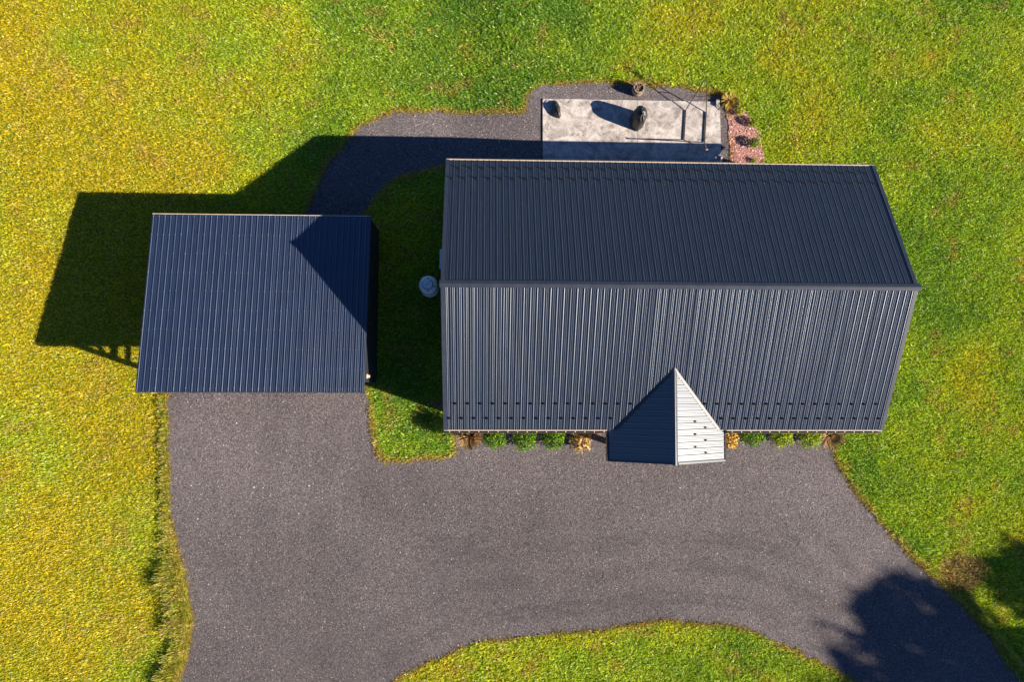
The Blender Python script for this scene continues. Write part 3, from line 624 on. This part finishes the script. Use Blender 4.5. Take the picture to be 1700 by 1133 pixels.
# ------------------------------------------------------------------ things on the patio
ZP = .402
gx_, gy_ = G(1060, 197, ZP + .35)
gr = empty('covered_grill', 'tall rounded barbecue grill under a creased black cover on the patio', 'grill', (gx_, gy_, ZP))
b = MB(); n = 56; rings = [(0, 1.0, 1.0), (.08, 1.03, 1.02), (.3, 1.0, .98), (.55, .98, .96), (.75, .94, .93), (.88, .80, .86), (.97, .55, .72), (1.02, .30, .5), (1.045, .07, .28)]
vs = []
for i, (h, sx, sy) in enumerate(rings):
    for k_ in range(n):
        a_ = 2 * math.pi * k_ / n; fold = 1 + (.05 if h < .85 else .03) * math.sin(7 * a_ + h * 2) * (1 - h * .4) + .025 * math.sin(17 * a_ + 3 * h)
        cx_, sx_ = math.cos(a_), math.sin(a_); ex = math.copysign(abs(cx_) ** .85, cx_); ey = math.copysign(abs(sx_) ** .9, sx_)
        narrow = 1 - .35 * max(0, -ey) ** 1.5
        vs.append((gx_ + .30 * sx * ex * fold * narrow, gy_ + .40 * sy * ey * fold, ZP + h + .03 * math.sin(5 * a_) * (h > .6)))
fs = [(i * n + k_, i * n + (k_ + 1) % n, (i + 1) * n + (k_ + 1) % n, (i + 1) * n + k_) for i in range(len(rings) - 1) for k_ in range(n)] + [tuple(range((len(rings) - 1) * n, len(rings) * n))]
b.add(vs, fs); cv = part(b, 'cover', M['cover'], gr, smooth=True)
b = MB(); b.tube([(gx_ - .03, gy_ + .2, ZP + 1.035), (gx_ - .01, gy_ + .05, ZP + 1.075), (gx_ + .02, gy_ - .1, ZP + 1.05), (gx_ - .01, gy_ - .26, ZP + .96)], [.012, .03, .022, .01], 6)
b.tube([(gx_ + .05, gy_ + .12, ZP + 1.01), (gx_ + .07, gy_ - .04, ZP + 1.03), (gx_ + .03, gy_ - .2, ZP + .98)], [.01, .022, .01], 6); part(b, 'cover_fold', M['cover'], cv, smooth=True)
for sx_ in (-.2, .2):
    for sy_ in (-.2, .2): b = MB(); b.tube([(gx_ + sx_, gy_ + sy_, ZP), (gx_ + sx_, gy_ + sy_, ZP + .2)], .025, 8); part(b, 'leg', M['steel'], gr)
bx_, by_ = G(923, 181, ZP + .1)
bg_ = empty('covered_bundle', 'small low black covered bundle with pointed folds at the north-west corner of the patio', 'covered bundle', (bx_, by_, ZP))  # taken for a small covered bag, not a fire pit
b = MB(); n = 12; rr = np.random.default_rng(5); out = [(.20, -.10), (.19, .08), (.10, .27), (.03, .38), (-.05, .30), (-.13, .16), (-.18, .0), (-.17, -.15), (-.10, -.29), (.02, -.34), (.16, -.37), (.22, -.25)]
vs = []
for h, s_, jx in ((0, 1, 0), (.08, .98, 0), (.17, .78, .01), (.24, .42, .02), (.27, .10, .03)):
    for (a_, c_) in out: vs.append((bx_ + a_ * s_ + jx, by_ + c_ * (s_ * .9 + .1), ZP + h + rr.normal(0, .012 if h else 0)))
fs = [(i * n + k_, i * n + (k_ + 1) % n, (i + 1) * n + (k_ + 1) % n, (i + 1) * n + k_) for i in range(4) for k_ in range(n)] + [tuple(range(4 * n, 5 * n))]
b.add(vs, fs); cvb = part(b, 'cover', M['cover'], bg_)
b = MB(); b.tube([(bx_ + .01, by_ + .3, ZP + .22), (bx_ - .02, by_ + .12, ZP + .27), (bx_ + .05, by_ - .08, ZP + .29), (bx_ + .12, by_ - .3, ZP + .2)], [.008, .024, .028, .008], 6).tube([(bx_ + .02, by_ + .1, ZP + .26), (bx_ + .09, by_ - .02, ZP + .27), (bx_ + .14, by_ - .2, ZP + .2)], [.006, .02, .006], 6); part(b, 'cover_fold', M['cover'], cvb)

wx_, wy_ = G(1057, 153, Z0)
br = empty('wooden_barrel', 'round tan wooden barrel planter with dead sticks on the gravel behind the patio', 'barrel', (wx_, wy_, Z0))
b = MB(); zb = Z0; prof = [(.20, 0), (.235, .12), (.25, .26), (.24, .40), (.225, .50), (.19, .50), (.185, .36), (.02, .36)]
b.lathe(prof, 24, (wx_, wy_, zb)); bar = part(b, 'staves', M['barrelwood'], br)
b = MB(); b.lathe([(.186, .365), (.02, .372)], 24, (wx_, wy_, zb)); part(b, 'soil', M['inside'], br)
for zz, r_ in ((.1, .232), (.40, .244)): b = MB(); b.lathe([(r_ - .004, zz), (r_ + .006, zz + .002), (r_ + .006, zz + .032), (r_ - .004, zz + .034)], 24, (wx_, wy_, zb)); part(b, 'hoop', M['steel'], br)
b = MB()
for a_, l_, h_ in ((.75, .62, .52), (2.5, .3, .2), (3.8, .28, .16), (-.9, .45, .1), (-2.0, .3, .2), (1.6, .2, .3)): b.tube([(wx_, wy_, zb + .37), (wx_ + .5 * l_ * math.cos(a_), wy_ + .5 * l_ * math.sin(a_), zb + .45 + h_ * .6), (wx_ + l_ * math.cos(a_ + .1), wy_ + l_ * math.sin(a_ + .1), zb + .5 + h_ * (.9 if h_ > .15 else -.3))], [.014, .011, .006], 5)
part(b, 'sticks', M['stick'], br)
# hammock stand
A, B_, A2, B2 = [Vector((*G(*p, ZP), ZP + .04)) for p in ((1138, 183), (1172, 186), (1135, 233), (1169, 237))]
NT, ST = [Vector((*G(*p, ZP), ZP + 1.6)) for p in ((1155, 152), (1154, 269))]
hm = empty('hammock_stand', 'empty thin tubular steel hammock stand with splayed legs at the east end of the patio', 'hammock stand', ((A.x + B_.x) / 2, (A.y + A2.y) / 2, ZP))
for nm, pts, rd in (('base_bar', [A, A2], .028), ('base_bar', [B_, B2], .028), ('leg', [A, A.lerp(NT, .08) , NT], .020), ('leg', [B_, B_.lerp(NT, .08), NT], .020), ('leg', [A2, ST], .020), ('leg', [B2, ST], .020), ('cross_bar', [A.lerp(NT, .42), B_.lerp(NT, .42)], .016)):
    b = MB(); b.tube(pts, rd, 8); part(b, nm, M['steel'], hm)
for q in (NT, ST): b = MB(); b.tube([(q.x + .035 * math.cos(a_), q.y, q.z + .02 + .035 * math.sin(a_)) for a_ in np.linspace(0, 6.283, 13)], .014, 6, False); b.tube([q + Vector((-.05, 0, 0)), q + Vector((.05, 0, 0))], .03, 8); part(b, 'hook', M['stick'], hm)
sx0, sy0 = G(1189, 172, ZP)
st = empty('boot_scraper', 'small pale boot scraper with a slanted handle at the north-east patio corner', 'boot scraper', (sx0, sy0, ZP))
b = MB().box((sx0 - .02, sy0 - .12, ZP), (sx0 + .02, sy0 + .12, ZP + .13)).box((sx0 + .06, sy0 - .12, ZP), (sx0 + .10, sy0 + .12, ZP + .13)).box((sx0 + .021, sy0 + .08, ZP + .02), (sx0 + .059, sy0 + .11, ZP + .10)); part(b, 'rails', M['white'], st)
b = MB(); b.tube([(sx0 + .03, sy0 - .10, ZP + .10), (sx0 + .16, sy0 - .28, ZP + .02)], .016, 6); part(b, 'handle', M['steel'], st)

# ------------------------------------------------------------------ plants
def leafcloud(cx, cy, z0, rx, ry, rz, n, size, pal, seed, shell=.55, lumps=.18, fuzz=.05):
    r = np.random.default_rng(seed); u = r.normal(size=(n, 3)); u /= np.linalg.norm(u, axis=1)[:, None]; u[:, 2] = np.abs(u[:, 2]) * np.where(r.random(n) < .25, -1, 1)
    th = np.arctan2(u[:, 1], u[:, 0]); q = (shell + (1 - shell) * r.random(n) ** .6) * (1 + lumps * np.sin(5 * th + seed) * np.cos(4 * u[:, 2] + seed) + r.normal(0, fuzz, n))
    P = np.stack([cx + u[:, 0] * rx * q, cy + u[:, 1] * ry * q, z0 + rz + u[:, 2] * rz * q], 1)
    nrm = u + r.normal(0, .6, (n, 3)); nrm /= np.linalg.norm(nrm, axis=1)[:, None]; t = np.cross(nrm, r.normal(size=(n, 3))); t /= np.linalg.norm(t, axis=1)[:, None]; s = np.cross(nrm, t)
    L = size * r.uniform(.7, 1.3, (n, 1)); W = L * .55
    V = np.stack([P - t * L / 2, P + s * W / 2, P + t * L / 2, P - s * W / 2], 1).reshape(-1, 3)
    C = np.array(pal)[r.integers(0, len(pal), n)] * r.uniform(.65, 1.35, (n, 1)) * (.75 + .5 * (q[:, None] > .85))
    return V, np.arange(n * 4).reshape(n, 4), np.repeat(C, 4, 0)
GREEN = [(.06, .17, .004), (.12, .26, .004), (.035, .09, .004), (.24, .38, .012)]
LIME = [(.15, .27, .005), (.30, .38, .006), (.07, .17, .005), (.48, .50, .02)]
PEACH = [(.62, .34, .16), (.55, .26, .10), (.68, .48, .25), (.20, .22, .03), (.45, .30, .06)]
YELL = [(.60, .38, .05), (.68, .48, .16), (.45, .33, .04), (.62, .32, .10)]
BROWN = [(.30, .17, .07), (.42, .27, .12), (.16, .09, .04), (.50, .36, .16)]
def shrub(name, label, cat, x, y, z, r_, h, pal, seed, n=1500, size=.05, group=None, lumps=.12):
    o = empty(name, label, cat, (x, y, z), group)
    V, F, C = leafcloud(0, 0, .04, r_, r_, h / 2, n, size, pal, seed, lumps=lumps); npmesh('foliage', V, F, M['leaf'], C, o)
    b = MB()
    for k_ in range(6): a_ = k_ * 1.05 + seed; b.tube([(x, y, z - .02), (x + .3 * r_ * math.cos(a_), y + .3 * r_ * math.sin(a_), z + h * .4), (x + .6 * r_ * math.cos(a_), y + .6 * r_ * math.sin(a_), z + h * .8)], [.018, .011, .004], 5)
    part(b, 'stem', M['bark'], o); return o
def wisp(name, label, cat, x, y, z, r_, h, pal, seed, n=420, group=None, wd=.011):
    o = empty(name, label, cat, (x, y, z), group); r = np.random.default_rng(seed); th = r.uniform(0, 6.283, n); q = r.random(n); L = h * r.uniform(.6, 1.05, n)
    bx = .25 * r_ * q * np.cos(th); by = .25 * r_ * q * np.sin(th); o2 = r_ * q; px, py = -np.sin(th) * wd, np.cos(th) * wd
    V = np.stack([np.stack([bx - px / 2, by - py / 2, 0 * bx], 1), np.stack([bx + px / 2, by + py / 2, 0 * bx], 1), np.stack([bx + .5 * o2 * np.cos(th) + px, by + .5 * o2 * np.sin(th) + py, L * .75], 1), np.stack([bx + .5 * o2 * np.cos(th) - px, by + .5 * o2 * np.sin(th) - py, L * .75], 1),
                  np.stack([bx + o2 * 1.15 * np.cos(th + .2) + px, by + o2 * 1.15 * np.sin(th + .2) + py, L], 1), np.stack([bx + o2 * 1.15 * np.cos(th + .2) - px, by + o2 * 1.15 * np.sin(th + .2) - py, L - .01], 1)], 1).reshape(-1, 3)
    i = np.arange(n)[:, None] * 6; F = np.concatenate([i + np.array((0, 1, 2, 3)), i + np.array((3, 2, 4, 5))]); C = np.repeat(np.array(pal)[r.integers(0, len(pal), n)] * r.uniform(.6, 1.3, (n, 1)), 6, 0)
    npmesh('stems', V, F, M['leaf'], C, o); return o
GP = 'shrubs planted along the front wall'
def gp(px, py): x_, y_ = G(px, py); return x_, y_
for nm, lab, cat, px, py, r_, h, pal, sd in [
    ('boxwood_shrub', 'green rounded shrub beside the dried brown plant at the left front of the house', 'shrub', 821, 726, .44, .72, GREEN, 1),
    ('boxwood_shrub', 'middle one of the three green rounded shrubs left of the porch', 'shrub', 870, 728, .48, .75, GREEN, 2),
    ('boxwood_shrub', 'green rounded shrub beside the peach flowering bush, left of the porch', 'shrub', 917, 727, .45, .72, GREEN, 3),
    ('boxwood_shrub', 'green rounded shrub nearest the right side of the porch', 'shrub', 1244, 722, .45, .70, GREEN, 4),
    ('boxwood_shrub', 'middle one of the three lime-green shrubs right of the porch', 'shrub', 1291, 723, .44, .74, LIME, 5),
    ('boxwood_shrub', 'lime-green rounded shrub beside the brown plant at the right front of the house', 'shrub', 1336, 724, .46, .76, LIME, 6)]:
    x_, y_ = gp(px, py); shrub(nm, lab, cat, x_, y_, 0, r_ * 1.1, h, pal, sd, 2600, .06, GP, .2)
x_, y_ = gp(962, 731); shrub('hydrangea_bush', 'peach and yellow flowering bush left of the porch', 'flowering bush', x_, y_, 0, .46, .62, PEACH, 8, 700, .11, GP, .25)
x_, y_ = gp(1206, 728); shrub('hydrangea_bush', 'golden yellow bush half hidden by the right edge of the porch roof', 'flowering bush', x_, y_, 0, .42, .6, YELL, 9, 800, .10, GP, .2)
x_, y_ = gp(990, 717); shrub('groundcover_plant', 'small reddish and green low plant between the peach bush and the porch', 'small plant', x_, y_, 0, .22, .22, [(.5, .2, .1), (.2, .22, .03), (.3, .12, .06)], 10, 350, .05)
x_, y_ = gp(781, 722); wisp('dried_perennial', 'dried brown wispy plant at the left front corner of the house', 'dried plant', x_, y_, 0, .42, 1.25, BROWN, 11, 800, GP, .012)
x_, y_ = gp(1375, 724); wisp('dried_perennial', 'dried brown wispy plant at the right front corner of the house', 'dried plant', x_, y_, 0, .46, .35, BROWN, 12, 600, GP)
x_, y_ = G(1225, 187); shrub('small_shrub', 'bright yellow-green little shrub at the top of the red stone bed', 'shrub', x_, y_, Z0, .2, .32, [(.35, .36, .02), (.25, .32, .02), (.45, .40, .03)], 13, 500, .05, 'small shrubs in the red stone bed')
x_, y_ = G(1248, 206); shrub('small_shrub', 'lime-green little shrub in the middle of the red stone bed', 'shrub', x_, y_, Z0, .22, .42, LIME, 14, 600, .05, 'small shrubs in the red stone bed')
x_, y_ = G(1249, 240); shrub('small_shrub', 'dark green little shrub low in the red stone bed', 'shrub', x_, y_, Z0, .24, .42, GREEN, 15, 700, .05, 'small shrubs in the red stone bed')
x_, y_ = G(1250, 268); shrub('small_shrub', 'tiny yellow-green shrub in the red stone bed at the house eave', 'shrub', x_, y_, Z0, .13, .2, LIME, 16, 250, .04, 'small shrubs in the red stone bed')
x_, y_ = G(1210, 172); wisp('ornamental_grass', 'tan and brown ornamental grass clump off the north-east patio corner', 'ornamental grass', x_, y_, Z0, .32, .36, [(.55, .34, .10), (.36, .22, .07), (.62, .44, .10), (.30, .32, .05)], 17, 520)

# ------------------------------------------------------------------ tall trees beyond the frame, whose shade falls on the drive
def tree(x, y, h, rad, lobes, n, seed, label):
    o = empty('deciduous_tree', label, 'tree', (x, y, 0)); r = random.Random(seed); b = MB()
    b.tube([(x, y, -.1), (x + .1, y, h * .3), (x - .1, y + .1, h * .6), (x, y, h * .9)], [.34, .26, .16, .05], 10)
    Vs, Fs, Cs = [], [], []; off = 0
    for i, (dx, dy, dz, q) in enumerate(lobes):
        b.tube([(x, y, h * .35), (x + dx * .5, y + dy * .5, dz - q * .6), (x + dx, y + dy, dz)], [.14, .09, .03], 6)
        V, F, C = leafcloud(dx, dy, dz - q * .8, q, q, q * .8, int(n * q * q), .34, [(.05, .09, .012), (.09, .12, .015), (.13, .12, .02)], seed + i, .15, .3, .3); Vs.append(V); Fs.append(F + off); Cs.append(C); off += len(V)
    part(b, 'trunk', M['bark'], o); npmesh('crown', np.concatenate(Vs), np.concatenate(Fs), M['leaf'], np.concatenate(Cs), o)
def from_shadow(px, py, z): x_, y_ = G(px, py, 0); return x_ + SA * z, y_ - SB * z
# lobes are listed by where their shade falls on the ground and how high they hang
lob = [(a, c, 15.5 - (a - 1400) * .022 + (1000 - c) * .012, q) for a, c, q in [(1500, 970, .55), (1550, 988, .55), (1602, 1012, .5), (1435, 1002, .40), (1470, 1012, .6), (1482, 1040, .62), (1565, 1047, .45), (1630, 1052, .6), (1440, 1072, .42),
    (1400, 1092, .3), (1492, 1085, .55), (1500, 1112, .85), (1580, 1122, .8), (1650, 1112, .8), (1420, 1122, .5), (1700, 1150, 1.2), (1620, 1165, 1.2), (1500, 1165, 1.1), (1662, 942, .5), (1700, 925, .7), (1722, 960, .9), (1690, 992, .6), (1648, 968, .4), (1760, 1005, 1.1), (1400, 1165, .8), (1790, 1080, 1.6), (1448, 1035, .35), (1524, 1022, .33), (1585, 1078, .4), (1545, 1074, .22), (1560, 1014, .2), (1415, 1105, .35)]]
lob = [(a, c, z * 1.5, q * 1.12) for a, c, z, q in lob]
rl = random.Random(9)
for _ in range(46):                                       # twigs and small sprays round the edge of the crown
    a, c, z, q = rl.choice(lob[:16] + lob[18:22]); t_ = rl.uniform(0, 6.28); lob.append((a + 62 * q * math.cos(t_), c + 46 * q * math.sin(t_), z + rl.uniform(-1, 1), rl.uniform(.14, .34)))
tx0, ty0 = from_shadow(1620, 1085, 18)
tree(tx0, ty0, 20, 5, [(from_shadow(a, c, z)[0] - tx0, from_shadow(a, c, z)[1] - ty0, z, q) for a, c, z, q in lob], 430, 33, 'tall broad tree off the lower right corner shading the drive')
